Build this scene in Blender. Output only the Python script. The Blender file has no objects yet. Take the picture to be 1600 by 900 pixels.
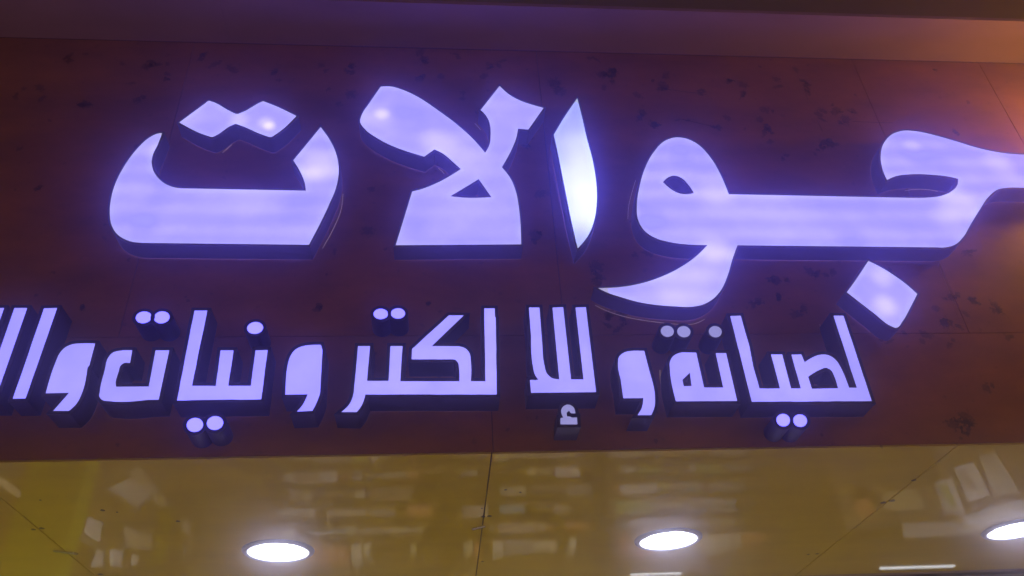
import bpy, bmesh, math, random
import numpy as np
from mathutils import Vector, Matrix
from mathutils.geometry import tessellate_polygon
random.seed(7)
sc = bpy.context.scene
COL = sc.collection

# ------------------------------------------------------------------ camera
YAW, PITCH, ROLL, FPX = math.radians(6.1646), math.radians(34.594), math.radians(-3.5046), 1284.66
CAM = Vector((0.0, -1.9, 1.55))
fwd = Vector((math.sin(YAW)*math.cos(PITCH), math.cos(YAW)*math.cos(PITCH), math.sin(PITCH)))
r0 = Vector((math.cos(YAW), -math.sin(YAW), 0)); u0 = r0.cross(fwd)
right = r0*math.cos(ROLL) + u0*math.sin(ROLL)
up = u0*math.cos(ROLL) - r0*math.sin(ROLL)
cd = bpy.data.cameras.new('camera'); cam = bpy.data.objects.new('camera', cd); COL.objects.link(cam)
cd.sensor_width = 36; cd.lens = 36*FPX/1600; cd.clip_end = 200; cd.clip_start = 0.02
M = Matrix((right, up, -fwd)).transposed().to_4x4(); M.translation = CAM
cam.matrix_world = M
sc.camera = cam

# ------------------------------------------------------------------ world (night, dim warm town light)
w = bpy.data.worlds.new('World'); sc.world = w; w.use_nodes = True
bg = w.node_tree.nodes['Background']
bg.inputs[0].default_value = (1.0, 0.60, 0.34, 1); bg.inputs[1].default_value = 0.165
sc.view_settings.view_transform = 'Standard'; sc.view_settings.look = 'None'
sc.view_settings.exposure = 0; sc.view_settings.gamma = 1
sc.cycles.max_bounces = 6; sc.cycles.volume_bounces = 2
sc.cycles.use_denoising = True
sc.cycles.sample_clamp_indirect = 6

# ------------------------------------------------------------------ helpers
def ray(px, py):
    return (right*((px-800)/FPX) - up*((py-450)/FPX) + fwd)
def on_y(px, py, Y):                       # point of the vertical plane y = Y seen there
    d = ray(px, py); return CAM + d*((Y-CAM.y)/d.y)
def on_z(px, py, Z):
    d = ray(px, py); return CAM + d*((Z-CAM.z)/d.z)

def link(name, me, mat=None, parent=None):
    o = bpy.data.objects.new(name, me); COL.objects.link(o)
    if mat is not None: me.materials.append(mat)
    if parent is not None:
        o.parent = parent
        if parent.type == 'EMPTY' or True:
            o.matrix_parent_inverse = parent.matrix_world.inverted() if parent.get('_w') is None else Matrix.Translation(-Vector(parent['_w']))
    return o
def mesh(name, vs, fs, mat=None, parent=None, smooth=False):
    me = bpy.data.meshes.new(name); me.from_pydata([tuple(v) for v in vs], [], fs); me.validate(); me.update()
    bm = bmesh.new(); bm.from_mesh(me); bmesh.ops.recalc_face_normals(bm, faces=bm.faces); bm.to_mesh(me); bm.free()
    if smooth:
        for p in me.polygons: p.use_smooth = True
    return link(name, me, mat, parent)
def thing(name, label, cat, loc=(0,0,0), group=None):
    o = bpy.data.objects.new(name, None); COL.objects.link(o); o.location = loc; o['_w'] = list(loc)
    o.empty_display_size = 0.05
    o['label'] = label; o['category'] = cat
    if group: o['group'] = group
    return o
def tag(o, label=None, cat=None, group=None, kind=None):
    if label: o['label'] = label
    if cat: o['category'] = cat
    if group: o['group'] = group
    if kind: o['kind'] = kind
    return o
def boxgeo(a, b, bev=0.0):
    x0,y0,z0 = a; x1,y1,z1 = b
    bm = bmesh.new()
    vs = [bm.verts.new(p) for p in ((x0,y0,z0),(x1,y0,z0),(x1,y1,z0),(x0,y1,z0),(x0,y0,z1),(x1,y0,z1),(x1,y1,z1),(x0,y1,z1))]
    for f in ((0,1,2,3),(4,5,6,7),(0,1,5,4),(1,2,6,5),(2,3,7,6),(3,0,4,7)): bm.faces.new([vs[i] for i in f])
    bmesh.ops.recalc_face_normals(bm, faces=bm.faces)
    if bev: bmesh.ops.bevel(bm, geom=bm.edges[:], offset=bev, segments=2, affect='EDGES', profile=0.5)
    return bm
def box(name, a, b, mat, parent=None, bev=0.0):
    bm = boxgeo(a, b, bev); me = bpy.data.meshes.new(name); bm.to_mesh(me); bm.free()
    return link(name, me, mat, parent)
def tube(name, pts, r, mat, parent=None, n=6):
    vs, fs = [], []
    for i, p in enumerate(pts):
        a = pts[max(i-1,0)]; b = pts[min(i+1,len(pts)-1)]
        t = (b-a).normalized(); u = t.cross(Vector((0,1,0)))
        if u.length < .1: u = t.cross(Vector((1,0,0)))
        u.normalize(); v = t.cross(u)
        for k in range(n):
            an = 2*math.pi*k/n; vs.append(p + u*(r*math.cos(an)) + v*(r*math.sin(an)))
    for i in range(len(pts)-1):
        for k in range(n):
            fs.append((i*n+k, i*n+(k+1)%n, (i+1)*n+(k+1)%n, (i+1)*n+k))
    fs.append(tuple(range(n))); fs.append(tuple(range((len(pts)-1)*n, len(pts)*n)))
    return mesh(name, vs, fs, mat, parent, True)
def lathe(name, prof, mat, parent, c, n=40, smooth=True):   # profile (r, z) about a vertical axis through c
    vs, fs = [], []
    for r, z in prof:
        for k in range(n):
            a = 2*math.pi*k/n; vs.append((c[0]+r*math.cos(a), c[1]+r*math.sin(a), c[2]+z))
    for i in range(len(prof)-1):
        for k in range(n):
            fs.append((i*n+k, i*n+(k+1)%n, (i+1)*n+(k+1)%n, (i+1)*n+k))
    if prof[0][0] > 0 and prof[0] == prof[-1]: pass
    return mesh(name, vs, fs, mat, parent, smooth)

# ------------------------------------------------------------------ materials
def newmat(name):
    m = bpy.data.materials.new(name); m.use_nodes = True
    nt = m.node_tree; nt.nodes.clear(); out = nt.nodes.new('ShaderNodeOutputMaterial')
    return m, nt, out
def N(nt, typ, **kw):
    n = nt.nodes.new(typ)
    for k, v in kw.items():
        if k.startswith('i_'): n.inputs[k[2:].replace('_', ' ')].default_value = v
        else: setattr(n, k, v)
    return n
def surface(name, col, rough=.5, var=.25, scale=6, metal=0, bump=0, col2=None, spec=.5, stretch=(1,1,1), coat=0, dirt=0):
    m, nt, out = newmat(name); L = nt.links.new
    b = N(nt, 'ShaderNodeBsdfPrincipled'); b.inputs['Metallic'].default_value = metal
    b.inputs['Specular IOR Level'].default_value = spec; b.inputs['Coat Weight'].default_value = coat
    b.inputs['Coat Roughness'].default_value = .08
    tc = N(nt, 'ShaderNodeNewGeometry'); mp = N(nt, 'ShaderNodeMapping'); mp.inputs['Scale'].default_value = stretch
    L(tc.outputs['Position'], mp.inputs['Vector'])
    no = N(nt, 'ShaderNodeTexNoise'); no.inputs['Scale'].default_value = scale; no.inputs['Detail'].default_value = 6; no.inputs['Roughness'].default_value = .6
    L(mp.outputs[0], no.inputs['Vector'])
    cr = N(nt, 'ShaderNodeValToRGB')
    c2 = col2 or tuple(c*(1-var) for c in col); c1 = tuple(min(1, c*(1+var*.5)) for c in col)
    cr.color_ramp.elements[0].position = .3; cr.color_ramp.elements[1].position = .72
    cr.color_ramp.elements[0].color = (*c2, 1); cr.color_ramp.elements[1].color = (*c1, 1)
    L(no.outputs['Fac'], cr.inputs['Fac']); last = cr.outputs['Color']
    if dirt:
        n2 = N(nt, 'ShaderNodeTexNoise'); n2.inputs['Scale'].default_value = 38; n2.inputs['Detail'].default_value = 8
        L(tc.outputs['Position'], n2.inputs['Vector'])
        mr = N(nt, 'ShaderNodeMapRange'); mr.inputs['From Min'].default_value = .62; mr.inputs['From Max'].default_value = .74; mr.inputs['To Max'].default_value = dirt
        L(n2.outputs['Fac'], mr.inputs['Value'])
        mx = N(nt, 'ShaderNodeMix', data_type='RGBA'); L(mr.outputs[0], mx.inputs['Factor']); L(last, mx.inputs['A']); mx.inputs['B'].default_value = (.02,.018,.02,1)
        last = mx.outputs['Result']
    L(last, b.inputs['Base Color'])
    mr = N(nt, 'ShaderNodeMapRange'); mr.inputs['To Min'].default_value = rough*.8; mr.inputs['To Max'].default_value = min(1, rough*1.25)
    L(no.outputs['Fac'], mr.inputs['Value']); L(mr.outputs[0], b.inputs['Roughness'])
    if bump:
        bp = N(nt, 'ShaderNodeBump'); bp.inputs['Strength'].default_value = bump; bp.inputs['Distance'].default_value = .004
        L(no.outputs['Fac'], bp.inputs['Height']); L(bp.outputs[0], b.inputs['Normal'])
    L(b.outputs[0], out.inputs['Surface'])
    return m
FACE = (.49, .43, 3.8)
def glow(name, strength, spots=(), var=.10, bands=0.0, col=FACE, seed=0.0):
    """lit acrylic: spots = (px, py, radius_px, gain) of the LEDs behind the face"""
    m, nt, out = newmat(name); L = nt.links.new
    g = N(nt, 'ShaderNodeNewGeometry')
    mp = N(nt, 'ShaderNodeMapping'); mp.inputs['Location'].default_value = (seed, 0, seed*.7); L(g.outputs['Position'], mp.inputs['Vector'])
    no = N(nt, 'ShaderNodeTexNoise'); no.inputs['Scale'].default_value = 7; no.inputs['Detail'].default_value = 2.5
    L(mp.outputs[0], no.inputs['Vector'])
    mr = N(nt, 'ShaderNodeMapRange'); mr.inputs['From Min'].default_value = .28; mr.inputs['From Max'].default_value = .72
    mr.inputs['To Min'].default_value = 1-var; mr.inputs['To Max'].default_value = 1+var
    L(no.outputs['Fac'], mr.inputs['Value']); tot = mr.outputs[0]
    def add(a, b):
        n = N(nt, 'ShaderNodeMath', operation='ADD'); L(a, n.inputs[0]); L(b, n.inputs[1]); return n.outputs[0]
    if bands:
        s = N(nt, 'ShaderNodeSeparateXYZ'); L(g.outputs['Position'], s.inputs[0])
        q = N(nt, 'ShaderNodeMath', operation='MULTIPLY'); q.inputs[1].default_value = 2*math.pi/.075; L(s.outputs['Z'], q.inputs[0])
        q2 = N(nt, 'ShaderNodeMath', operation='SINE'); L(q.outputs[0], q2.inputs[0])
        q3 = N(nt, 'ShaderNodeMath', operation='MULTIPLY'); q3.inputs[1].default_value = bands; L(q2.outputs[0], q3.inputs[0])
        tot = add(tot, q3.outputs[0])
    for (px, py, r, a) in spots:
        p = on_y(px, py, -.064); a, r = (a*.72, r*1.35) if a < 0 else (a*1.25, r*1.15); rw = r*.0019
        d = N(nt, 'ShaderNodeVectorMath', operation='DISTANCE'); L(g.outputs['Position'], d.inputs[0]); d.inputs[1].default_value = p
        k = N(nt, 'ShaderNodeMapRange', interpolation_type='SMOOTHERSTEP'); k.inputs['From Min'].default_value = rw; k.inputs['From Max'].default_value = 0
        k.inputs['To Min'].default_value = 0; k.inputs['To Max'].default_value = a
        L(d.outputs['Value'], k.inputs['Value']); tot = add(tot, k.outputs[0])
    # fine mottling of the aged acrylic
    n2 = N(nt, 'ShaderNodeTexNoise'); n2.inputs['Scale'].default_value = 60; n2.inputs['Detail'].default_value = 4; L(g.outputs['Position'], n2.inputs['Vector'])
    m2 = N(nt, 'ShaderNodeMapRange'); m2.inputs['To Min'].default_value = -.05; m2.inputs['To Max'].default_value = .05; L(n2.outputs['Fac'], m2.inputs['Value'])
    tot = add(tot, m2.outputs[0])
    mu = N(nt, 'ShaderNodeMath', operation='MULTIPLY'); mu.inputs[1].default_value = strength; L(tot, mu.inputs[0])
    at = N(nt, 'ShaderNodeAttribute', attribute_name='rim'); cm = N(nt, 'ShaderNodeMix', data_type='RGBA')
    gy = N(nt, 'ShaderNodeMapRange'); gy.inputs['From Min'].default_value = .97; gy.inputs['From Max'].default_value = .52; L(tot, gy.inputs['Value'])
    gm = N(nt, 'ShaderNodeMath', operation='MAXIMUM'); L(at.outputs['Fac'], gm.inputs[0]); L(gy.outputs[0], gm.inputs[1])
    tm = N(nt, 'ShaderNodeMath', operation='MAXIMUM'); tm.inputs[1].default_value = .80; L(tot, tm.inputs[0]); L(tm.outputs[0], mu.inputs[0])
    L(gm.outputs[0], cm.inputs['Factor']); cm.inputs['A'].default_value = (*col, 1); cm.inputs['B'].default_value = (col[0]*1.12, col[1]*1.18, .80, 1)
    e = N(nt, 'ShaderNodeEmission'); L(cm.outputs['Result'], e.inputs['Color']); L(mu.outputs[0], e.inputs['Strength'])
    gl = N(nt, 'ShaderNodeBsdfGlossy'); gl.inputs['Roughness'].default_value = .25; gl.inputs['Color'].default_value = (.04,.04,.04,1)
    ad = N(nt, 'ShaderNodeAddShader'); L(e.outputs[0], ad.inputs[0]); L(gl.outputs[0], ad.inputs[1])
    L(ad.outputs[0], out.inputs['Surface'])
    return m
def emit(name, col, s):
    m, nt, out = newmat(name); e = N(nt, 'ShaderNodeEmission'); e.inputs[0].default_value = (*col, 1); e.inputs[1].default_value = s
    nt.links.new(e.outputs[0], out.inputs['Surface']); return m
def lit_side(name, base, ecol, es, rough=.35):
    m = surface(name, base, rough, .2, 20); b = [n for n in m.node_tree.nodes if n.type == 'BSDF_PRINCIPLED'][0]
    b.inputs['Emission Color'].default_value = (*ecol, 1); b.inputs['Emission Strength'].default_value = es
    return m

M_panel = surface('panel_brown', (.35,.145,.036), .40, .34, 3.5, bump=.08, stretch=(1,1,2.2), dirt=.35, spec=.18)
M_gap = surface('gap_dark', (.02,.014,.012), .9)
M_canopy = surface('canopy_board', (.42,.26,.44), .45, .15, 8, stretch=(.4,1,3), bump=.05)
M_ceil = surface('ceiling_olive', (.22,.18,.07), .6, .12, 4)
M_soffit = surface('soffit_ochre', (.54,.40,.004), .03, .12, 2.5, stretch=(1,3,1), bump=.006, spec=.6)
M_frame = surface('frame_dark', (.03,.035,.055), .3, .2, 8, metal=.3)
M_alu = surface('aluminium', (.6,.6,.62), .25, .1, 30, metal=1)
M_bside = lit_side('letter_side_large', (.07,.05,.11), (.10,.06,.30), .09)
M_btrim = surface('trim_large', (.15,.13,.2), .35)
M_sside = surface('letter_side_small', (.02,.016,.10), .4, .25, 25)
M_strim = surface('trim_small', (.015,.012,.06), .4, .2, 25)
M_leak = lit_side('gold_light_leak', (.7,.5,.3), (1.0,.72,.48), .20)  # self-glowing colour, stands for golden light leaking behind the letters
M_glue = surface('old_glue', (.55,.33,.12), .5, .5, 60)

# ------------------------------------------------------------------ levels
P = on_y(785, 705.5, 0); ZB = P.z                       # lower edge of the fascia
ZT = on_y(800, 79, 0).z                                 # upper edge
ZS = on_y(800, 524, 0).z                                # joint between the two rows of panels
XL, XR = -3.4, 3.6
SEND = on_z(1430, 891, ZB).y                            # inner end of the soffit

# ------------------------------------------------------------------ fascia
fas = thing('shop_fascia', 'red brown panelled shop fascia carrying the glowing letters', 'shop front', (0, .06, ZB))
box('backing', (XL, .006, ZB+.004), (XR, .10, ZT+.04), M_gap, fas)
def panels(xs, z0, z1):
    g = .0010
    for a, b in zip(xs[:-1], xs[1:]):
        box('panel', (a+g, 0, z0+g), (b-g, .0055, z1-g), M_panel, fas, .0008)
xu = [on_y(x, y, 0).x for x, y in ((303,71),(838,81),(1332,95),(1530,100))]
panels([XL, xu[0]-1.02, *xu, xu[3]+.95, XR], ZS, ZT)
xl = [on_y(x, y, 0).x for x, y in ((770,690),)]
panels([XL, xl[0]-1.75, *xl, xl[0]+1.95, XR], ZB, ZS)

# peeled, mouldy spots on the panels
m, nt, out = newmat('peeled_spots'); L = nt.links.new
uv = N(nt, 'ShaderNodeUVMap'); g = N(nt, 'ShaderNodeNewGeometry')
ln = N(nt, 'ShaderNodeVectorMath', operation='LENGTH'); L(uv.outputs[0], ln.inputs[0])
no = N(nt, 'ShaderNodeTexNoise'); no.inputs['Scale'].default_value = 95; no.inputs['Detail'].default_value = 5; no.inputs['Roughness'].default_value = .65; L(g.outputs['Position'], no.inputs['Vector'])
s1 = N(nt, 'ShaderNodeMath', operation='MULTIPLY'); s1.inputs[1].default_value = .52; L(ln.outputs['Value'], s1.inputs[0])
s2 = N(nt, 'ShaderNodeMath', operation='SUBTRACT'); L(no.outputs['Fac'], s2.inputs[0]); L(s1.outputs[0], s2.inputs[1])
s3 = N(nt, 'ShaderNodeMapRange'); s3.inputs['From Min'].default_value = .19; s3.inputs['From Max'].default_value = .29; s3.inputs['To Max'].default_value = .42; L(s2.outputs[0], s3.inputs['Value'])
b = N(nt, 'ShaderNodeBsdfPrincipled'); b.inputs['Base Color'].default_value = (.045,.038,.05,1); b.inputs['Roughness'].default_value = .7
tr = N(nt, 'ShaderNodeBsdfTransparent'); mx = N(nt, 'ShaderNodeMixShader'); L(s3.outputs[0], mx.inputs[0]); L(tr.outputs[0], mx.inputs[1]); L(b.outputs[0], mx.inputs[2]); L(mx.outputs[0], out.inputs['Surface'])
M_spot = m
SP = [(102,90,10,14),(136,84,12,6),(184,102,10,10),(238,100,16,12),(264,101,11,11),(261,120,8,8),(201,128,10,7),(35,147,9,9),(76,153,13,12),(132,168,11,12),(221,155,9,10),
 (313,86,10,12),(340,105,20,8),(431,112,9,10),(511,112,10,10),(528,120,14,7),(544,95,9,11),(553,114,8,9),(514,144,9,11),(541,165,13,13),(663,97,12,13),(655,120,11,10),(696,118,9,18),
 (746,125,12,11),(787,100,11,9),(764,104,7,9),(711,86,12,7),(722,148,10,10),(862,138,15,15),(930,92,15,7),(948,118,12,10),(964,115,10,12),(948,134,9,12),(1027,130,13,14),(1001,180,10,20),
 (1024,195,12,9),(1095,144,13,7),(1141,127,11,7),(1167,131,12,12),(1161,148,6,12),(1217,125,12,12),(1244,117,13,13),(1256,135,7,15),(1064,186,13,6),(1139,189,9,10),(1116,200,13,8),(1187,172,16,12),
 (1195,190,10,18),(1195,212,7,15),(1277,181,14,9),(1300,180,17,10),(1319,187,14,13),(1334,174,10,7),(1296,219,17,9),(1281,230,12,8),(1493,209,9,8),(1459,108,5,4),(928,424,14,14),(1004,399,10,12),
 (953,505,12,12),(975,505,10,14),(1179,476,9,9),(1215,435,12,9),(1270,422,11,14),(1221,465,8,10),(1295,431,9,11),(1251,493,15,11),(1515,394,11,7),(1485,465,9,8),(1522,471,9,8),(1455,480,12,9),
 (1556,480,10,13),(1476,504,11,13),(1499,504,9,9),(1512,500,8,11),(1410,526,10,7),(1446,526,13,9),(1385,536,9,7),(1490,536,9,10),(1575,525,7,7),(1552,602,10,9),(1501,654,17,13),(1508,668,6,14),
 (582,289,13,9),(577,368,13,10),(840,302,12,12),(823,228,12,10),(842,370,12,12),(523,392,8,9),(128,480,5,6),(290,466,5,5),(496,480,9,8),(668,474,7,5),(60,300,12,9),(30,230,8,8),(1225,250,10,8),(1100,240,10,10),
]
SQ = []
for (px, py, rx, ry) in SP:
    for _ in range(random.choice((1,2,2,3))):
        SQ.append((px+random.gauss(0,rx*.55), py+random.gauss(0,ry*.5), rx*random.uniform(.4,.95), ry*random.uniform(.35,.95)))
for _ in range(45): SQ.append((random.uniform(20,1590), random.uniform(75,700)**1.0, random.uniform(2,4.5), random.uniform(2,5)))
SP = SQ
vs, fs, uvs = [], [], []
for i, (px, py, rx, ry) in enumerate(SP):
    c = on_y(px, py, 0); k = .0019*1.65; a = random.uniform(-.9, .9)
    for (u, v) in ((-1,-1),(1,-1),(1,1),(-1,1)):
        x = u*rx*k; z = v*ry*k*1.15
        vs.append((c.x + x*math.cos(a)-z*math.sin(a), -.0006-.000004*i, c.z + x*math.sin(a)+z*math.cos(a))); uvs.append((u, v))
    fs.append((4*i, 4*i+1, 4*i+2, 4*i+3))
me = bpy.data.meshes.new('peeled_spot'); me.from_pydata(vs, [], fs); ul = me.uv_layers.new(name='UVMap')
for lp in me.loops: ul.data[lp.index].uv = uvs[lp.vertex_index]
tag(link('peeled_spot', me, M_spot, fas), kind='stuff')
# hair cracks and scratches between the peeled spots
tag(None or tube('scratch', [on_y(x, y, -.0004) for x, y in ((1035,138),(1060,142),(1092,146))], .0007, M_gap, fas, 4), None)
for pl in (((1466,412),(1483,455),(1500,500)),((1064,186),(1090,192),(1116,198)),((1256,135),(1262,156)),((1161,148),(1155,156)),((1332,190),(1395,192)),((1277,188),(1285,205))):
    tube('scratch', [on_y(x, y, -.0004) for x, y in pl], .0006, M_glue if pl[0][0] == 1466 else M_gap, fas, 4)

# ------------------------------------------------------------------ canopy above the letters and ceiling beyond
CY = on_z(1050, 17, ZT).y
can = thing('canopy', 'long mauve boarded canopy overhang along the top of the fascia', 'canopy', (0, CY/2, ZT))
xc = [XL, xu[0]-1.3, on_z(345, 10, ZT).x, on_z(345, 10, ZT).x+3.2, XR]
for a, b_ in zip(xc[:-1], xc[1:]):
    box('board', (a+.0005, CY, ZT), (b_-.0005, -.001, ZT+.016), M_canopy, can, .0008)
box('core', (XL, CY+.004, ZT+.017), (XR, .10, ZT+.25), M_ceil, can)
ce = box('ceiling', (-4.0, -2.7, ZT+.26), (4.2, CY+.02, ZT+.34), M_ceil); tag(ce, kind='structure')

# ------------------------------------------------------------------ soffit under the fascia
sof = thing('soffit', 'glossy ochre panelled soffit under the fascia with recessed lights', 'soffit', (0, SEND/2, ZB))
sx = [on_z(7.5, 780, ZB).x*.5+on_z(142, 890, ZB).x*.5, on_z(760, 770, ZB).x, on_z(1486, 698, ZB).x*.5+on_z(1372, 794, ZB).x*.5]
xs = [XL, *sx, XR]
for a, b_ in zip(xs[:-1], xs[1:]):
    box('panel', (a+.0016, .0, ZB-.006), (b_-.0016, SEND, ZB-.0005), M_soffit, sof, .0008)
box('backing', (XL, .008, ZB+.0005), (XR, SEND, ZB+.0035), M_gap, sof)
ZS0 = ZB-.006
def flat_disc(name, px, py, r, mat, par, sq=1.0):
    c = on_z(px, py, ZS0)
    vs = [(c.x + r*math.cos(t)*(1+.25*math.sin(3*t)), c.y + sq*r*math.sin(t), ZS0-.0012) for t in [2*math.pi*k/10 for k in range(10)]]
    vs += [(v[0], v[1], ZS0+.001) for v in vs]
    fs = [tuple(range(10)), tuple(range(10,20))] + [(k, (k+1)%10, 10+(k+1)%10, 10+k) for k in range(10)]
    return mesh(name, vs, fs, mat, par)
for px, py, r in ((755,807,.006),(765,806,.007),(753,794,.003),(790,765,.004),(813,769,.003),(754,877,.005),(1380,785,.008),(1394,782,.009),(1428,750,.007),(65,825,.007),(52,827,.006),(160,797,.006),(183,800,.003),(157,897,.008),(1263,866,.005),(1277,865,.006),(63,781,.003),(278,814,.006)):
    flat_disc('screw_hole', px, py, r, M_gap, sof)
def clip(px0, py0, px1, py1):
    a = on_z(px0, py0, ZS0); b_ = on_z(px1, py1, ZS0)
    for off, mt, nm in ((.006, M_gap, 'slot'), (-.002, M_alu, 'clip')):
        d = (b_-a).normalized(); n = Vector((-d.y, d.x, 0))*.009
        q = [a+n*.7, b_+n*.3, b_-n, a-n*.6]; dz = .0015 if nm == 'slot' else .003
        q = [p+Vector((0, off, -dz)) for p in q]
        vs = q+[p+Vector((0,0,dz+.001)) for p in q]
        mesh(nm, vs, [(0,1,2,3),(4,5,6,7),(0,1,5,4),(1,2,6,5),(2,3,7,6),(3,0,4,7)], mt, sof)
clip(738, 826, 758, 822); clip(84, 860, 120, 865)

# end of the soffit: rounded bright lip, then the dark shopfront header
tube('edge_lip', [Vector((XL, SEND+.006, ZB-.007)), Vector((XR, SEND+.006, ZB-.007))], .0065, M_alu, sof, 16)
hd = thing('shopfront_header', 'dark metal shopfront header beam behind the soffit', 'door frame', (0, SEND+.08, ZB-.02))
box('beam', (XL, SEND+.016, ZB-.02), (XR, SEND+.105, ZB+.05), M_frame, hd, .003)
box('lintel', (XL, SEND+.107, ZB-.016), (XR, SEND+.30, ZB+.05), surface('lintel_grey', (.35,.36,.38), .5), hd, .003)

# ------------------------------------------------------------------ recessed lights
M_lamp = emit('lamp_white', (.74,.81,1.0), 15.0)
M_refl = emit('reflector_lit', (.80,.80,1.0), 2.5)
M_ring = surface('ring_grey', (.30,.29,.30), .35, .15, 20, metal=.2)
R_L = (on_z(1089, 841, ZB)-on_z(1000, 841, ZB)).length/2*.97
def downlight(px, py, label):
    c = on_z(px, py, ZS0)
    t = thing('downlight', label, 'ceiling light', (c.x, c.y, ZS0), 'round recessed lights in the ochre soffit')
    cc = (c.x, c.y, ZS0)
    lathe('trim_ring', [(R_L*1.17, -.0004), (R_L*1.16, -.004), (R_L*1.10, -.0085), (R_L*1.04, -.0095), (R_L*1.0, -.008), (R_L*.99, -.0012), (R_L*1.17, -.0004)], M_ring, t, cc)
    lathe('reflector', [(R_L*.985, -.0075), (R_L*.80, -.0012), (R_L*.80, -.0006), (R_L*.985, -.0006), (R_L*.985, -.0075)], M_refl, t, cc)
    lathe('lamp', [(.0005, -.017), (R_L*.3, -.0165), (R_L*.6, -.013), (R_L*.78, -.006), (R_L*.80, -.0012), (.0005, -.0012)], M_lamp, t, cc)
    return t
downlight(435, 860, 'leftmost of the glowing round recessed lights in the soffit')
downlight(1044, 842, 'glowing round recessed light in the soffit right of centre')
downlight(1588, 826, 'glowing round recessed light cut by the right edge of the photo')

# ------------------------------------------------------------------ the letters
def T(pts, ox, oy, s):
    """(u, v) corner / (u, v, 1) smooth, in enlarged-crop units -> list of (x, y, smooth) in photo units"""
    return [(ox+p[0]/s, oy+p[1]/s, len(p) > 2) for p in pts]
def dense(path, closed=True, n=6):
    out = []; m = len(path)
    for i in range(m if closed else m-1):
        p0, p1, p2, p3 = path[(i-1)%m], path[i], path[(i+1)%m], path[(i+2)%m]
        if not closed:
            if i == 0: p0 = p1
            if i == m-2: p3 = p2
        if not p1[2] and not p2[2]:
            out.append((p1[0], p1[1])); continue
        a = np.array(p1[:2]); b = np.array(p2[:2]); L_ = np.linalg.norm(b-a)
        def tan(pa, pb, pc, corner, fb):
            if corner: return fb
            d1 = np.array(pb[:2])-np.array(pa[:2]); d2 = np.array(pc[:2])-np.array(pb[:2])
            l1 = np.linalg.norm(d1)+1e-6; l2 = np.linalg.norm(d2)+1e-6
            t = d1/l1*l2+d2/l2*l1; return t/(np.linalg.norm(t)+1e-9)*L_
        t2 = tan(p1, p2, p3, not p2[2], None); t1 = tan(p0, p1, p2, not p1[2], None)
        if t1 is None and t2 is None: t1 = t2 = b-a
        if t1 is None: t1 = 1.5*(b-a)-.5*t2
        if t2 is None: t2 = 1.5*(b-a)-.5*t1
        for k in range(n):
            t = k/n
            h = (2*t**3-3*t*t+1)*a+(t**3-2*t*t+t)*t1+(-2*t**3+3*t*t)*b+(t**3-t*t)*t2
            out.append((h[0], h[1]))
    if not closed: out.append(path[-1][:2])
    return out
def ell(cx, cy, rx, ry, rot=0, n=28):
    return [(cx+rx*math.cos(t)*math.cos(rot)-ry*math.sin(t)*math.sin(rot), cy+rx*math.cos(t)*math.sin(rot)+ry*math.sin(t)*math.cos(rot)) for t in [2*math.pi*k/n for k in range(n)]]
def area(p): return .5*sum(p[i][0]*p[(i+1)%len(p)][1]-p[(i+1)%len(p)][0]*p[i][1] for i in range(len(p)))
def offset(p, d, lim=2.2):
    n = len(p); o = []
    for i in range(n):
        a = np.array(p[i-1]); b = np.array(p[i]); c = np.array(p[(i+1)%n])
        e1 = b-a; e2 = c-b; e1 = e1/(np.linalg.norm(e1)+1e-9); e2 = e2/(np.linalg.norm(e2)+1e-9)
        n1 = np.array((e1[1], -e1[0])); n2 = np.array((e2[1], -e2[0])); m_ = n1+n2; l = np.linalg.norm(m_)
        m_ = m_/(l+1e-9); cs = max(1/lim, float(m_@n1)); o.append(tuple(b+m_*d/cs))
    return o
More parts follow.
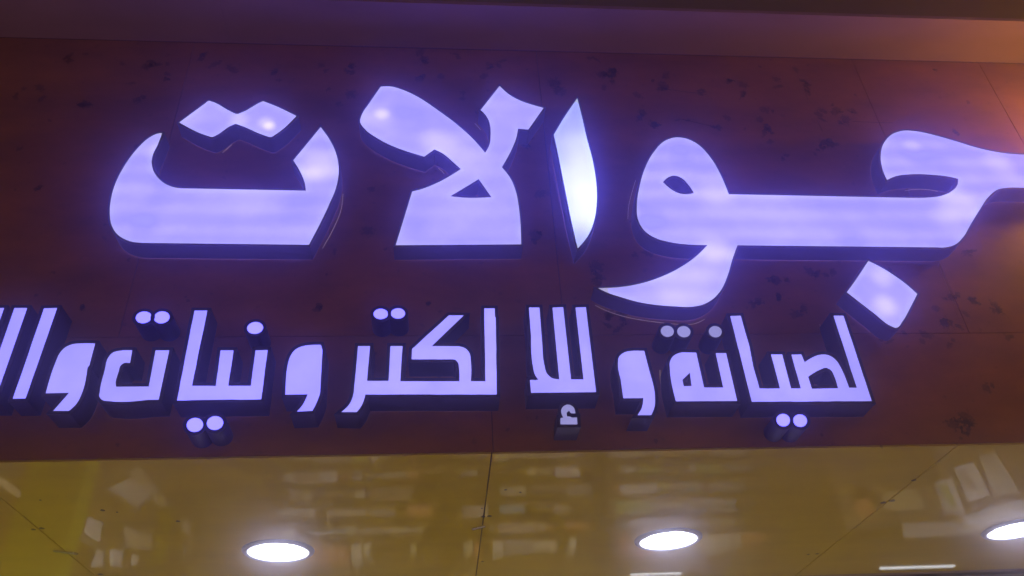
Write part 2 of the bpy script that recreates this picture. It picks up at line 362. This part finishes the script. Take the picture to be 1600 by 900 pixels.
def letter(name, label, cat, group, outlines, holes, depth, trim, mface, mside, mtrim, strips=()):
    """outlines/holes in photo units, laid on the plane of the letter's face; housing built back to the wall"""
    loops = []
    for pl in outlines: loops.append(([(q.x, q.z) for q in [on_y(x, y, -depth) for x, y in pl]], False))
    for pl in holes: loops.append(([(q.x, q.z) for q in [on_y(x, y, -depth) for x, y in pl]], True))
    fixed = []
    for p, h in loops:
        q = [p[i] for i in range(len(p)) if (abs(p[i][0]-p[i-1][0])+abs(p[i][1]-p[i-1][1])) > 1e-4]
        if (area(q) < 0) != h: q = q[::-1]
        fixed.append((q, h))                             # outer ccw, holes cw -> outward offset is the same sign
    allx = [v[0] for p, h in fixed for v in p]; allz = [v[1] for p, h in fixed for v in p]
    cx = (min(allx)+max(allx))/2; cz = (min(allz)+max(allz))/2
    t = thing(name, label, cat, (cx, 0, cz), group)
    outs = [p for p, h in fixed if not h]; hl = [p for p, h in fixed if h]
    for ci, p in enumerate(outs):                        # one face per outline
        polys = [p] + (hl if ci == 0 else [])
        grid = .013 if depth < .07 else 0
        P2 = [v for q in polys for v in q]; nb = len(P2); sg = []; k0 = 0
        for q in polys:
            sg += [(k0+i, k0+(i+1)%len(q)) for i in range(len(q))]; k0 += len(q)
        if grid:                                          # interior points, to carry the fall-off of light towards the rim
            A0 = np.array([P2[a] for a, b_ in sg]); B0 = np.array([P2[b_] for a, b_ in sg]); E0 = B0-A0; E2 = (E0**2).sum(1)+1e-12
            def dist(X):
                tt = np.clip(((X[:,None,:]-A0)*E0).sum(2)/E2, 0, 1)
                return np.sqrt(((X[:,None,:]-(A0+tt[:,:,None]*E0))**2).sum(2)).min(1)
            def inside(X):
                y = X[:,1][:,None]; x = X[:,0][:,None]
                c = ((A0[:,1] > y) != (B0[:,1] > y)) & (x < A0[:,0]+(y-A0[:,1])*E0[:,0]/np.where(abs(E0[:,1]) < 1e-12, 1e-12, E0[:,1]))
                return c.sum(1) % 2 == 1
            gx = np.arange(min(v[0] for v in P2), max(v[0] for v in P2), grid); gz = np.arange(min(v[1] for v in P2), max(v[1] for v in P2), grid)
            G = np.array([(a+(j%2)*grid*.5, b_) for j, b_ in enumerate(gz) for a in gx]); G = G[inside(G)]; G = G[dist(G) > grid*.45]
            from mathutils.geometry import delaunay_2d_cdt
            ov, oe, of, _, _, _ = delaunay_2d_cdt([Vector(v) for v in P2]+[Vector(v) for v in G], sg, [], 0, 1e-7)
            V2 = np.array([tuple(v) for v in ov]); cen = np.array([V2[list(f)].mean(0) for f in of]); ok = inside(cen)
            fs = [tuple(f) for f, k_ in zip(of, ok) if k_]; vs = [(x, -depth, z) for x, z in V2]
            rim = np.clip(1-dist(V2)/.022, 0, 1)**1.3
        else:
            vs = [(x, -depth, z) for x, z in P2]; rim = None
            fs = [tuple(f) for f in tessellate_polygon([[Vector((x, z, 0)) for x, z in q] for q in polys])]
        n0 = len(vs); lipv = [(x, -depth+.004, z) for x, z in P2]; k0 = 0
        lipf = [(x, -depth, z) for x, z in P2]; vs += lipf+lipv; nv = nb
        for q in polys:
            for i in range(len(q)):
                a = n0+k0+i; b_ = n0+k0+(i+1)%len(q); fs.append((a, b_, b_+nv, a+nv))
            k0 += len(q)
        fo = mesh('face', vs, fs, mface, t)
        if rim is not None and len(fo.data.vertices) == len(vs):
            at = fo.data.attributes.new('rim', 'FLOAT', 'POINT'); at.data.foreach_set('value', np.concatenate([rim, np.ones(2*nb)]).astype(np.float32))
    vs, fs, v2, f2 = [], [], [], []
    for p, h in fixed:
        o = offset(p, trim); n = len(p); k = len(vs); e = offset(p, .0004)
        vs += [(x, -depth+.003, z) for x, z in e] + [(x, -depth-.0012, z) for x, z in e] + [(x, -depth-.0012, z) for x, z in o] + [(x, -depth+.006, z) for x, z in o]
        for r in range(3):
            for i in range(n):
                fs.append((k+r*n+i, k+r*n+(i+1)%n, k+(r+1)*n+(i+1)%n, k+(r+1)*n+i))
        k = len(v2); s = offset(p, trim-.0006)
        v2 += [(x, -depth+.005, z) for x, z in s] + [(x, -.0025, z) for x, z in s]
        for i in range(n): f2.append((k+i, k+(i+1)%n, k+n+(i+1)%n, k+n+i))
    mesh('trim', vs, fs, mtrim, t); mesh('side', v2, f2, mside, t)
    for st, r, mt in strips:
        tube('leak_glue_strip', [on_y(x, y, -.003) for x, y in st], r, mt, t, 5)  # gold strips are painted light leaks, the rest are glue
    return t

A = lambda *p: T(p, 140, 120, 3); B = lambda *p: T(p, 540, 120, 3)
C = lambda *p: T(p, 900, 180, 2.648); D = lambda *p: T(p, 1260, 180, 2.647)
W = lambda *p: T(p, 910, 360, 5.626); V5 = lambda *p: T(p, 920, 200, 4.5); D2 = lambda *p: T(p, 1300, 380, 6.43)
GB = 'large lit letters of the upper line'; GS = 'small lit letters of the lower line'
GBD = 'large lit dots of the upper line'; GSD = 'small round lit dots of the lower line'
def st(*p, r=.0008, m=None): return ([q for q in dense([(a, b, True) for a, b in p], False, 4)], r, m or M_leak)
BD, BT = .064, .0055
def big(name, label, outl, holes, face, strips=(), cat='sign letter', grp=GB):
    return letter(name, label, cat, grp, outl, holes, BD, BT, face, M_bside, M_btrim, strips)

SB = 1.0
taa = dense(A((340,264),(318,322,1),(297,365,1),(291,410,1),(305,452,1),(340,492,1),(385,515,1),(430,523),(1014,534),(1008,495,1),(985,440,1),(955,392),(1083,236),(1122,290,1),(1150,345,1),(1165,400,1),(1167,455,1),(1155,520,1),(1120,605,1),(1028,788),(250,779),(180,768,1),(130,738,1),(103,695,1),(95,630,1),(103,560,1),(125,490,1),(165,415,1),(225,335,1),(280,285,1),(325,265,1)))
big('raised_letter', 'large glowing letter at the left, a wide shallow bowl with two upturned ends', [taa], [],
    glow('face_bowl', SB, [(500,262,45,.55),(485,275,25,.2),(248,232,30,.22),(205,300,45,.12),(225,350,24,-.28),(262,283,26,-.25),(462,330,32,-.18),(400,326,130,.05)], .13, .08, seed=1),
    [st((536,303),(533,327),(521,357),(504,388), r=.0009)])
dia = dense(A((420,214),(545,122),(558,113,1),(575,117,1),(660,162,1),(690,174,1),(718,165,1),(800,120,1),(813,115,1),(828,120,1),(970,184),(870,272,1),(850,283,1),(822,276,1),(705,228,1),(685,222,1),(665,229,1),(592,276,1),(575,283,1),(552,277,1)))
big('letter_dots', 'large glowing pair of joined diamond dots above the wide bowl letter', [dia], [],
    glow('face_diamonds', SB, [(421,197,14,.8),(415,191,18,.45),(373,187,22,.35),(300,185,30,.1),(330,200,24,-.1)], .13, seed=4), [st((347,239),(354,233),(362,226))], 'sign dots', GBD)
lam = dense(B((165,46),(215,46,1),(270,62,1),(340,95,1),(430,155,1),(530,230,1),(600,294,1),(654,356),(672,325,1),(680,270,1),(676,220,1),(660,185,1),(633,156),(722,43),(765,82,1),(820,112,1),(875,131,1),(928,146),(856,248),(808,244),(800,285,1),(776,345,1),(732,424),(775,480,1),(800,545,1),(813,620,1),(823,786),(235,790),(312,538),(360,525,1),(440,492,1),(540,433),(500,397,1),(460,363,1),(416,341),(368,375),(140,283,1),(95,250,1),(68,208,1),(76,178,1),(110,125,1)))
lamh = dense(B((492,560),(560,567,1),(683,564),(624,480)))
big('raised_letter', 'large glowing crossed-stroke letter with a small triangular hole in the middle', [lam], [lamh],
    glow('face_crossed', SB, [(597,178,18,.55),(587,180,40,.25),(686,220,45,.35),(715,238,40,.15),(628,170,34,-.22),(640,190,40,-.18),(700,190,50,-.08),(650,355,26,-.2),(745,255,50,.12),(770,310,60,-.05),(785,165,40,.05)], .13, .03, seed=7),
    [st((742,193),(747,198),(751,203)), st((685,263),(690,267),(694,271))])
alf = dense(B((1086,101),(1106,180,1),(1130,285,1),(1160,400,1),(1175,500,1),(1177,590,1),(1166,670,1),(1136,745,1),(1088,804),(1056,665,1),(1025,510,1),(990,335,1),(976,272),(1025,190,1)))
big('raised_letter', 'large glowing upright slim letter like a curved blade, brightest of all', [alf], [],
    glow('face_blade', SB*1.05, [(912,280,70,.9),(918,320,60,.7),(910,230,55,.5),(915,345,50,.5),(905,170,30,-.2)], .05, col=(.47,.50,5.0), seed=9))
jim = dense(C((632,327),(600,250,1),(560,180,1),(510,125,1),(460,98,1),(413,92,1),(365,108,1),(320,155,1),(285,220,1),(262,300,1),(252,375,1),(256,430,1),(280,475,1),(325,507,1),(390,526,1),(470,536,1)) +
    W((1098,130),(1020,210,1),(870,320,1),(700,405,1),(520,465,1),(380,492,1),(135,508),(250,560,1),(330,585,1),(480,628,1),(640,655,1),(800,668,1),(960,672,1),(1060,652,1),(1150,600,1),(1230,505,1),(1275,400,1),(1320,250,1),(1362,132)) +
    D((540,547),(575,547,1),(615,535,1),(645,508,1),(680,450,1),(720,385,1),(755,335,1),(790,308,1),(830,301,1),(900,301),(1060,303),(1085,240),(1060,163),(900,163,1),(820,157,1),(720,138,1),(600,102,1),(520,80,1),(450,66,1),(395,65,1),(350,82,1),(318,120,1),(307,180,1),(315,225,1),(333,268),(365,254,1),(430,245,1),(520,247,1),(590,255,1),(627,264),(624,290,1),(600,315,1),(560,333,1),(500,341,1),(430,342)))
jimh = dense(V5((521,381),(550,352,1),(600,336,1),(650,352,1),(700,400,1),(738,457),(700,465,1),(640,461,1),(580,432,1)))
big('raised_letter', 'large glowing joined letter pair at the right with a looped head and long bar', [jim], [jimh],
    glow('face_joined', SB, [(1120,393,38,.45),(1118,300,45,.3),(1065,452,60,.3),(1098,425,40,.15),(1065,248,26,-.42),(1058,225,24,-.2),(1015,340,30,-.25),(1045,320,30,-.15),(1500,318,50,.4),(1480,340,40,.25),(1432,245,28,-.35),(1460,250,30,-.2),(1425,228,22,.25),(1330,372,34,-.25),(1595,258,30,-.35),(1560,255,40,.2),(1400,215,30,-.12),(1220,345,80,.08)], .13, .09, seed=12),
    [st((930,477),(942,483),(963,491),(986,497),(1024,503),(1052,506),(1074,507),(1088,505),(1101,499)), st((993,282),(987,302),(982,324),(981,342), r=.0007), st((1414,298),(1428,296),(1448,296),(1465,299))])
dm = dense(D2((365,178),(480,235,1),(600,308,1),(730,400,1),(856,510),(790,640,1),(705,790,1),(660,845,1),(640,851,1),(600,838,1),(420,705,1),(148,494),(255,345,1)))
big('letter_dot', 'large glowing tilted square dot below the right end of the long bar', [dm], [],
    glow('face_square_dot', SB*1.05, [(1383,478,28,.5),(1378,432,26,.3),(1360,455,30,-.05),(1400,450,22,-.1)], .13, seed=15), (), 'sign dot', GBD)

# --- small letters
M_sface = [glow('face_small_%s' % k, s, (), v, col=c, seed=i*3.3) for i, (k, s, v, c) in enumerate((('even', 1.0, .10, (.47,.42,2.2)), ('pale', 1.0, .16, (.47,.42,1.6)), ('grey', .9, .10, (.39,.37,.80)), ('bright', 1.08, .05, FACE)))]
def S(k, *p):
    ox, oy, s = {1:(0,460,3.75), 2:(260,460,3.75), 3:(500,460,3.75), 4:(790,460,3.75), 5:(1010,460,4.5), 6:(1120,460,3.75)}[k]
    return dense(T(p, ox, oy, s))
SDp, STr = .078, .0085
def small(label, outl, holes=(), face=0, strips=(), name='raised_letter', cat='sign letter', grp=GS):
    return letter(name, label, cat, grp, outl, holes, SDp, STr, M_sface[face], M_sside, M_strim, strips)
def rough_edge(p, amp=.35):                                  # hand-cut, slightly ragged acrylic
    o = []
    for i in range(len(p)):
        a = np.array(p[i]); b_ = np.array(p[(i+1)%len(p)]); l = np.linalg.norm(b_-a); o.append(tuple(a))
        k = int(l//14)
        for j in range(1, k):
            q = a+(b_-a)*(j+random.uniform(-.3,.3))/k; o.append((q[0]+random.uniform(-amp,amp), q[1]+random.uniform(-amp,amp)))
    return o
small('small glowing slanted bar cut by the left edge of the photo', [S(1,(-50,80),(25,80),(-160,610),(-235,610))])
small('small glowing slanted bar, second one from the left edge of the photo', [S(1,(85,80),(160,80),(-25,610),(-100,610))])
small('small glowing slanted bar just left of the leftmost comma-shaped letter', [rough_edge(S(1,(258,82),(335,80),(150,610),(75,612)))], face=0,
      strips=[st((66,486),(66,490),(65,495), r=.002, m=M_glue), st((104,514),(101,521),(99,527), r=.0018, m=M_leak)])
small('small glowing comma-shaped letter, leftmost of its kind', [S(1,(268,580),(325,400,1),(350,345,1),(380,312,1),(425,292,1),(480,287,1),(558,288),(523,420),(513,428),(482,575,1),(452,637,1),(405,683),(312,683),(405,577))], face=1,
      strips=[st((92,552),(90,557),(88,560), r=.0025, m=M_glue)])
small('small glowing squarish open bowl letter under the leftmost pair of round dots', [S(1,(775,328),(762,403),(725,404,1),(706,420,1),(695,455,1),(678,520,1),(680,541),(872,540),(912,328),(992,328),(930,617),(862,619),(640,626,1),(603,620,1),(583,600,1),(585,570,1),(615,440,1),(632,375,1),(660,342,1),(705,330,1))], face=1)
def dots(label, cs, face=3, strips=()):
    t = letter('letter_dots' if len(cs) > 1 else 'letter_dot', label, 'sign dots' if len(cs) > 1 else 'sign dot', GSD, [ell(*c) for c in cs], [], SDp, STr, M_sface[face], M_sside, M_strim, strips)
    return t
dots('pair of small round glowing dots above the leftmost open bowl letter', [(842/3.75, 460+135/3.75, 12.4, 9.2, -.15), (948/3.75, 460+135/3.75, 12.2, 9.4, -.15)])
small('small glowing three-pronged letter group standing between two pairs of dots', [rough_edge(S(2,(165,95),(240,95),(150,536),(290,537),(318,328),(393,328),(362,536),(495,536),(523,328),(593,326),(555,615),(62,622)))], face=0,
      strips=[st((306,600),(318,600.5),(332,600), r=.0016, m=M_glue), st((362,590),(363,580),(364,572), r=.0012, m=M_glue)])
dots('single small round glowing dot above the right prong of the three-pronged letter', [(260+520/3.75, 460+197/3.75, 12.4, 9.3, -.12)])
dots('pair of small round glowing dots below the three-pronged letter group', [(260+167/3.75, 460+765/3.75, 12.8, 11, -.12), (260+285/3.75, 460+754/3.75, 12.8, 10.8, -.12)], 3)
small('small glowing comma-shaped letter between the three-pronged and the hooked words', [S(2,(697,588),(700,510),(712,410,1),(728,360,1),(758,322,1),(810,301,1),(860,296,1),(905,296),(914,325),(900,580),(882,630,1),(855,683),(765,687),(800,645,1),(828,586))], face=0)
small('small glowing long joined word with a tall hooked stroke in the middle of the line', [rough_edge(S(3,(223,303),(293,303),(275,507),(402,507),(413,303),(483,303),(470,509),(817,509),(815,430,1),(811,405,1),(795,386,1),(765,381),(537,381),(540,320),(755,123),(842,123),(655,303),(810,304),(850,316,1),(876,345,1),(883,385,1),(884,509),(970,509),(963,82),(1023,82),(1025,130),(1029,135),(1036,587),(265,587),(255,625,1),(238,660,1),(215,690),(125,690),(175,640,1),(195,590,1),(202,530,1)), .2)], face=1)
dots('pair of small round glowing dots above the middle hooked word', [(500+356/3.75, 460+115/3.75, 11.2, 8.2, 0), (500+457/3.75, 460+112/3.75, 11, 8.2, 0)])
small('small glowing letter group of three tall strokes on one base', [S(4,(137,77),(198,77),(215,300),(228,420,1),(240,460,1),(268,488,1),(315,498),(275,77),(337,75),(383,498),(457,498),(410,77),(470,75),(530,573),(150,577),(143,502),(192,500),(172,470,1),(162,430,1),(150,250))], face=1)
small('tiny glowing hooked mark hanging below the three tall strokes', [S(4,(322,762),(322,724),(338,722),(328,700,1),(327,675,1),(342,654,1),(368,646,1),(392,656,1),(409,698),(378,697),(372,684,1),(362,690,1),(366,706,1),(382,719,1),(418,720),(420,762))], face=2)
small('small glowing comma-shaped letter right of the three tall strokes', [S(4,(690,609),(675,500),(659,400,1),(664,368,1),(692,342,1),(740,331,1),(770,330),(812,331),(845,460),(875,600,1),(873,655,1),(853,708),(773,708),(800,660,1),(807,608))], face=1)
small('small glowing letter pair whose rounded left end holds a little notch hole', [S(5,(207,752),(165,520,1),(165,478,1),(185,438,1),(235,411,1),(285,408),(350,410),(405,655),(540,655),(487,413),(560,413),(638,750))], [S(5,(262,645),(253,600),(305,550),(318,645))], face=1,
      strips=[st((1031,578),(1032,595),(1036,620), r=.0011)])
dots('pair of small round dim dots under the tail of the large looped letter', [(1010+147/4.5, 460+260/4.5, 10.2, 8.8, .15), (1010+263/4.5, 460+263/4.5, 10.4, 8.8, .15)], 2)
dots('single small round dim dot left of the tallest stroke of the right word', [(1010+484/4.5, 460+263/4.5, 10.1, 8.9, .15)], 2)
small('small glowing word at the right end of the lower line, with an arched loop', [rough_edge(S(6,(78,127),(140,125),(165,215),(190,300),(215,430),(250,551),(370,551),(317,352),(383,352),(435,551),(492,551),(437,353),(495,352),(515,398),(560,370,1),(610,353,1),(650,355,1),(695,382,1),(727,430,1),(748,475,1),(775,547),(820,547),(683,125),(742,125),(908,625),(205,630)), .25)],
      [S(6,(535,482),(600,443,1),(640,431,1),(668,445,1),(690,485,1),(710,550),(557,553))], face=1,
      strips=[st((1161,518),(1164,526), r=.003, m=M_glue), st((1281,507),(1283,513),(1285,520), r=.0015, m=M_glue)])
dots('pair of small round glowing dots below the right word', [(1120+389/3.75, 460+737/3.75, 10.6, 9.8, .2), (1120+488/3.75, 460+740/3.75, 10.8, 9.8, .2)], 3)

# ------------------------------------------------------------------ assumed warm wall lamp, unseen just right of the view
lp = on_y(1850, 150, -.22)
wl = thing('assumed_wall_lamp', 'assumed unseen amber wall lamp on the fascia, for the orange glow at the right', 'wall lamp', (lp.x, 0, lp.z))  # unseen lamp, assumed from the orange glow and added to cast it
tube('arm', [Vector((lp.x, 0, lp.z+.12)), Vector((lp.x, -.12, lp.z+.16)), Vector((lp.x, -.22, lp.z+.10))], .008, M_frame, wl, 8)
lathe('cap', [(.001,.10),(.05,.085),(.075,.06),(.075,.055),(.001,.055)], M_frame, wl, lp, 24)
lathe('globe', [(.001,.054),(.04,.05),(.06,.02),(.062,-.01),(.045,-.05),(.001,-.065)], emit('amber_glass', (1.0,.50,.03), 135), wl, lp, 24)

# ------------------------------------------------------------------ the shop inside (mirrored in the glossy soffit) and the pavement
gr = box('pavement', (-4.4, -2.9, -.1), (4.8, 5.0, 0), surface('paving', (.50,.44,.36), .5, .3, 3)); tag(gr, kind='structure')
YB = 4.6
M_iw = surface('interior_wall', (.20,.14,.05), .7, .1, 2)
M_white = surface('white_board', (.75,.74,.72), .5, .06, 3)
iw = box('back_wall', (-4.2, YB, 0), (4.6, YB+.1, 3.1), M_iw); tag(iw, kind='structure')
def refl(px, py, Y=YB):                     # where the mirror image seen in the soffit lies on the plane y = Y
    p = on_z(px, py, ZS0); d = ray(px, py); d = Vector((d.x, d.y, -d.z)); return p + d*((Y-p.y)/d.y)
il = box('interior_ceiling', (-4.2, SEND+.31, 3.1), (4.6, YB+.1, 3.18), M_white); tag(il, kind='structure')
for i, x in enumerate((-2.4, -.2, 2.0)):  # unseen panel lights, added so the interior shows in the glossy soffit
    t = thing('added_ceiling_light', ('left','middle','right')[i]+' unseen square panel light added to brighten the shop interior', 'ceiling light', (x, 2.2, 3.09), 'added panel lights inside the shop')
    box('frame', (x-.33, 1.9, 3.075), (x+.33, 2.5, 3.0985), M_alu, t); box('diffuser', (x-.3, 1.93, 3.070), (x+.3, 2.47, 3.0745), emit('added_panel_light', (.95,.97,1), 78), t)
pastel = [(.75,.68,.50),(.6,.55,.45),(.7,.62,.36),(.45,.42,.4),(.65,.3,.12),(.3,.45,.5),(.35,.45,.12),(.5,.42,.35),(.8,.78,.75),(.25,.2,.16)]
PM = [surface('carton_%s' % n, c, .5, .1, 9) for n, c in zip('white grey cream stone orange blue green tan bright brown'.split(), pastel)]
M_rack = surface('rack_brown', (.12,.08,.03), .6, .1, 6)
ORD = 'zeroth first second third fourth fifth sixth seventh eighth ninth tenth eleventh twelfth thirteenth fourteenth'.split()
LV = [.30,.46,.62,.77,.92,1.07,1.20]
LN = dict(zip(LV[1:], ('lowest','second lowest','third lowest','third highest','second highest','top')))
for k, (x0, x1, yy) in enumerate(((-1.25,.05,YB-.30),(.15,1.25,YB-.30),(1.35,2.60,YB-.30))):
    t = thing('shelf_unit', ('left','middle','right')[k]+' low brown shelf rack of small goods against the back wall inside', 'shelf', ((x0+x1)/2, yy, 0), 'shelf racks inside the shop')
    for z in LV: box('shelf', (x0,yy,z-.012), (x1,YB-.004,z), M_rack, t)
    for x in (x0, x1): box('side_panel', (x-.012,yy-.01,.0), (x+.012,YB-.003,1.34), M_rack, t)
    for z in LV[1:]:
        x = x0+.03; nn = 0
        while x < x1-.2:
            w_ = random.choice((.05,.08,.12,.2,.3)); h = random.uniform(.04,.12)
            if random.random() < .9 and x+w_ < x1-.02:
                mt = random.choice(PM[:5]+PM[8:9]+PM)
                o = box('carton', (x, yy+random.uniform(.01,.1), z+.001), (x+w_, YB-.05, z+h), mt)
                nn += 1
                tag(o, '%s carton, %s from left on the %s shelf of the %s rack' % (mt.name.split('_')[1], ORD[nn], LN[z], ('left','middle','right')[k]), 'carton', 'cartons on the shelf racks')
            x += w_+random.choice((.004,.01,.02,.09))
# side partitions with posters and boards, mirrored near the two ends of the soffit
def reflz(px, py, Z):
    p = on_z(px, py, ZS0); d = ray(px, py); d = Vector((d.x, d.y, -d.z)); return p + d*((Z-p.z)/d.z)
def wallplane(p0, p1, Y):
    a = refl(*p0, Y); b_ = reflz(*p1, a.z); d = (b_-a); d.z = 0; d.normalize(); return a, d
def on_plane(px, py, pl):
    a, d = pl; n = Vector((-d.y, d.x, 0)); p = on_z(px, py, ZS0); q = ray(px, py); q = Vector((q.x, q.y, -q.z))
    return p + q*(((a-p).dot(n))/q.dot(n))
def slab(name, quad, pl, mat, label=None, cat=None, lift=.004, th=.012, parent=None):
    a, d = pl; n = Vector((-d.y, d.x, 0))
    if n.dot(CAM-a) < 0: n = -n
    q = [on_plane(x, y, pl) for x, y in quad]
    vs = [p+n*lift for p in q]+[p+n*(lift+th) for p in q]
    o = mesh(name, vs, [(0,1,2,3),(4,5,6,7),(0,1,5,4),(1,2,6,5),(2,3,7,6),(3,0,4,7)], mat, parent)
    if label: tag(o, label, cat)
    return o
def partition(name, pl, l0, l1, zt, mat, label):
    a, d = pl; n = Vector((-d.y, d.x, 0))
    if n.dot(CAM-a) > 0: n = -n
    p = [a+d*l0, a+d*l1]; p = [Vector((q.x, q.y, 0.001)) for q in p]; h = Vector((0,0,zt)); k = n*.06
    o = mesh(name, [p[0],p[1],p[1]+h,p[0]+h,p[0]+k,p[1]+k,p[1]+k+h,p[0]+k+h], [(0,1,2,3),(4,5,6,7),(0,1,5,4),(1,2,6,5),(2,3,7,6),(3,0,4,7)], mat)
    tag(o, label, 'partition'); return o
LM = surface('lime_paint', (.30,.29,.01), .5, .1, 3); CR = PM[8]; GY = PM[1]; TAN = surface('taupe_wall', (.20,.145,.08), .6, .15, 3)
RP = wallplane((1500,815), (1600,790), 3.3)
partition('partition', RP, -.02, 1.1, 1.55, TAN, 'taupe partition wall with posters at the right inside the shop')
for q, mt, nm, lb in (
    ([(1452,757),(1489,748),(1508,800),(1474,806)], CR, 'poster', 'pale poster with a green figure on the right partition'),
    ([(1492,733),(1522,722),(1549,775),(1513,783)], CR, 'poster', 'pale poster with a brown centre on the right partition'),
    ([(1530,715),(1558,708),(1592,768),(1556,775)], GY, 'poster', 'grey poster farthest along the right partition')):
    slab(nm, q, RP, mt, lb, 'poster')
slab('figure_print', [(1467,759),(1481,756),(1497,790),(1486,793)], RP, PM[6], 'green printed figure patch on the pale poster', 'print', .017, .002)
slab('centre_print', [(1500,742),(1512,738),(1527,765),(1513,768)], RP, PM[7], 'brown printed centre patch on the pale poster', 'print', .017, .002)
slab('board', [(1506,806),(1600,780),(1610,822),(1506,836)], RP, M_white, 'white board along the top of the right partition', 'board')
BP = (refl(1450,815,3.3), Vector((1,0,0)))
partition('partition', BP, -.55, .12, 1.5, TAN, 'taupe partition wall facing the street at the right inside the shop')
slab('board', [(1409,818),(1500,815),(1501,837),(1412,840)], BP, M_white, 'white board near the top of the facing partition', 'board')
slab('board', [(1385,770),(1428,765),(1446,797),(1372,797)], BP, PM[2], 'cream board low on the facing partition', 'board')
slab('board', [(1334,783),(1358,780),(1366,804),(1341,808)], (refl(1450,815,3.3)+Vector((0,-.05,0)), Vector((1,0,0))), PM[4], 'orange board at the left end of the facing partition', 'board')
LP_ = wallplane((205,790), (170,760), 3.6)
partition('partition', LP_, -1.2, 1.7, 1.5, TAN, 'taupe partition wall with boards at the left inside the shop')
LQ = [([(165,762),(200,747),(237,772),(212,792)],CR),([(195,735),(215,729),(264,788),(250,793)],GY),([(134,808),(157,816),(152,846),(131,832)],CR),([(192,822),(235,837),(230,860),(192,857)],GY),
      ([(277,810),(310,822),(320,842),(300,847)],CR),([(172,858),(190,860),(186,886),(171,884)],CR),([(150,860),(160,862),(156,886),(141,886)],M_white),([(205,866),(214,868),(210,884),(203,884)],CR),([(285,850),(298,855),(292,882),(284,880)],GY),([(345,850),(372,862),(372,878),(352,872)],GY)]
for i, (q, mt) in enumerate(LQ):
    slab('board', q, LP_, mt, '%s board %s the left partition inside the shop' % (('pale','grey')[mt is GY], ('high on','long and slanting across','at the near end of','in the middle of','at the far end of','low at the near end of','white and narrow beside the pillar on','narrow and low in the middle of','narrow and low towards the far end of','small at the far lower corner of')[i]), 'board')
for q, lb in (([(253,792),(268,794),(252,884),(235,882)],'wide lime green strip down the left partition'), ([(325,842),(340,844),(332,884),(320,882)],'narrow lime green strip down the left partition')):
    slab('painted_strip', q, LP_, LM, lb, 'wall strip')
pp = (refl(95,800,2.5), Vector((1,0,0)))
slab('pillar', [(78,700),(162,700),(88,985),(-10,985)], pp, LM, 'lime green pillar inside the left of the shop', 'pillar', 0, .15)
# unseen tubes, added to mirror as bright strips at the soffit end
M_tube = emit('added_tube_white', (.9,.95,1), 4)
for (x0, y0, x1, y1, Y, lb) in ((1375,887.5,1492,883.5,3.0,'unseen tube added for the right bright strip mirrored in the soffit'), (985,897.5,1065,896.5,3.0,'unseen tube added for the middle bright strip mirrored in the soffit')):
    a = refl(x0,y0,Y); b_ = refl(x1,y1,Y); t = thing('added_tube_light', lb, 'tube light', a.lerp(b_,.5), 'added tubes inside the shop')
    b_.z = a.z; tube('tube', [a, b_], .004, M_tube, t, 10); box('mount', (a.x, a.y+.014, a.z-.02), (b_.x, a.y+.04, a.z+.02), M_alu, t)

# ------------------------------------------------------------------ volume added to imitate lens bloom round the letters, built as haze
hz, nt, out = newmat('haze')
pv = N(nt, 'ShaderNodeVolumePrincipled'); pv.inputs['Color'].default_value = (.86,.78,1.0,1); pv.inputs['Density'].default_value = .098; pv.inputs['Anisotropy'].default_value = .955
nt.links.new(pv.outputs[0], out.inputs['Volume'])
o = box('haze', (-4.5, -3.0, -1.1), (4.9, 5.1, ZT+1.2), hz); tag(o, kind='stuff')
for o in list(bpy.data.objects):
    if '_w' in o: del o['_w']
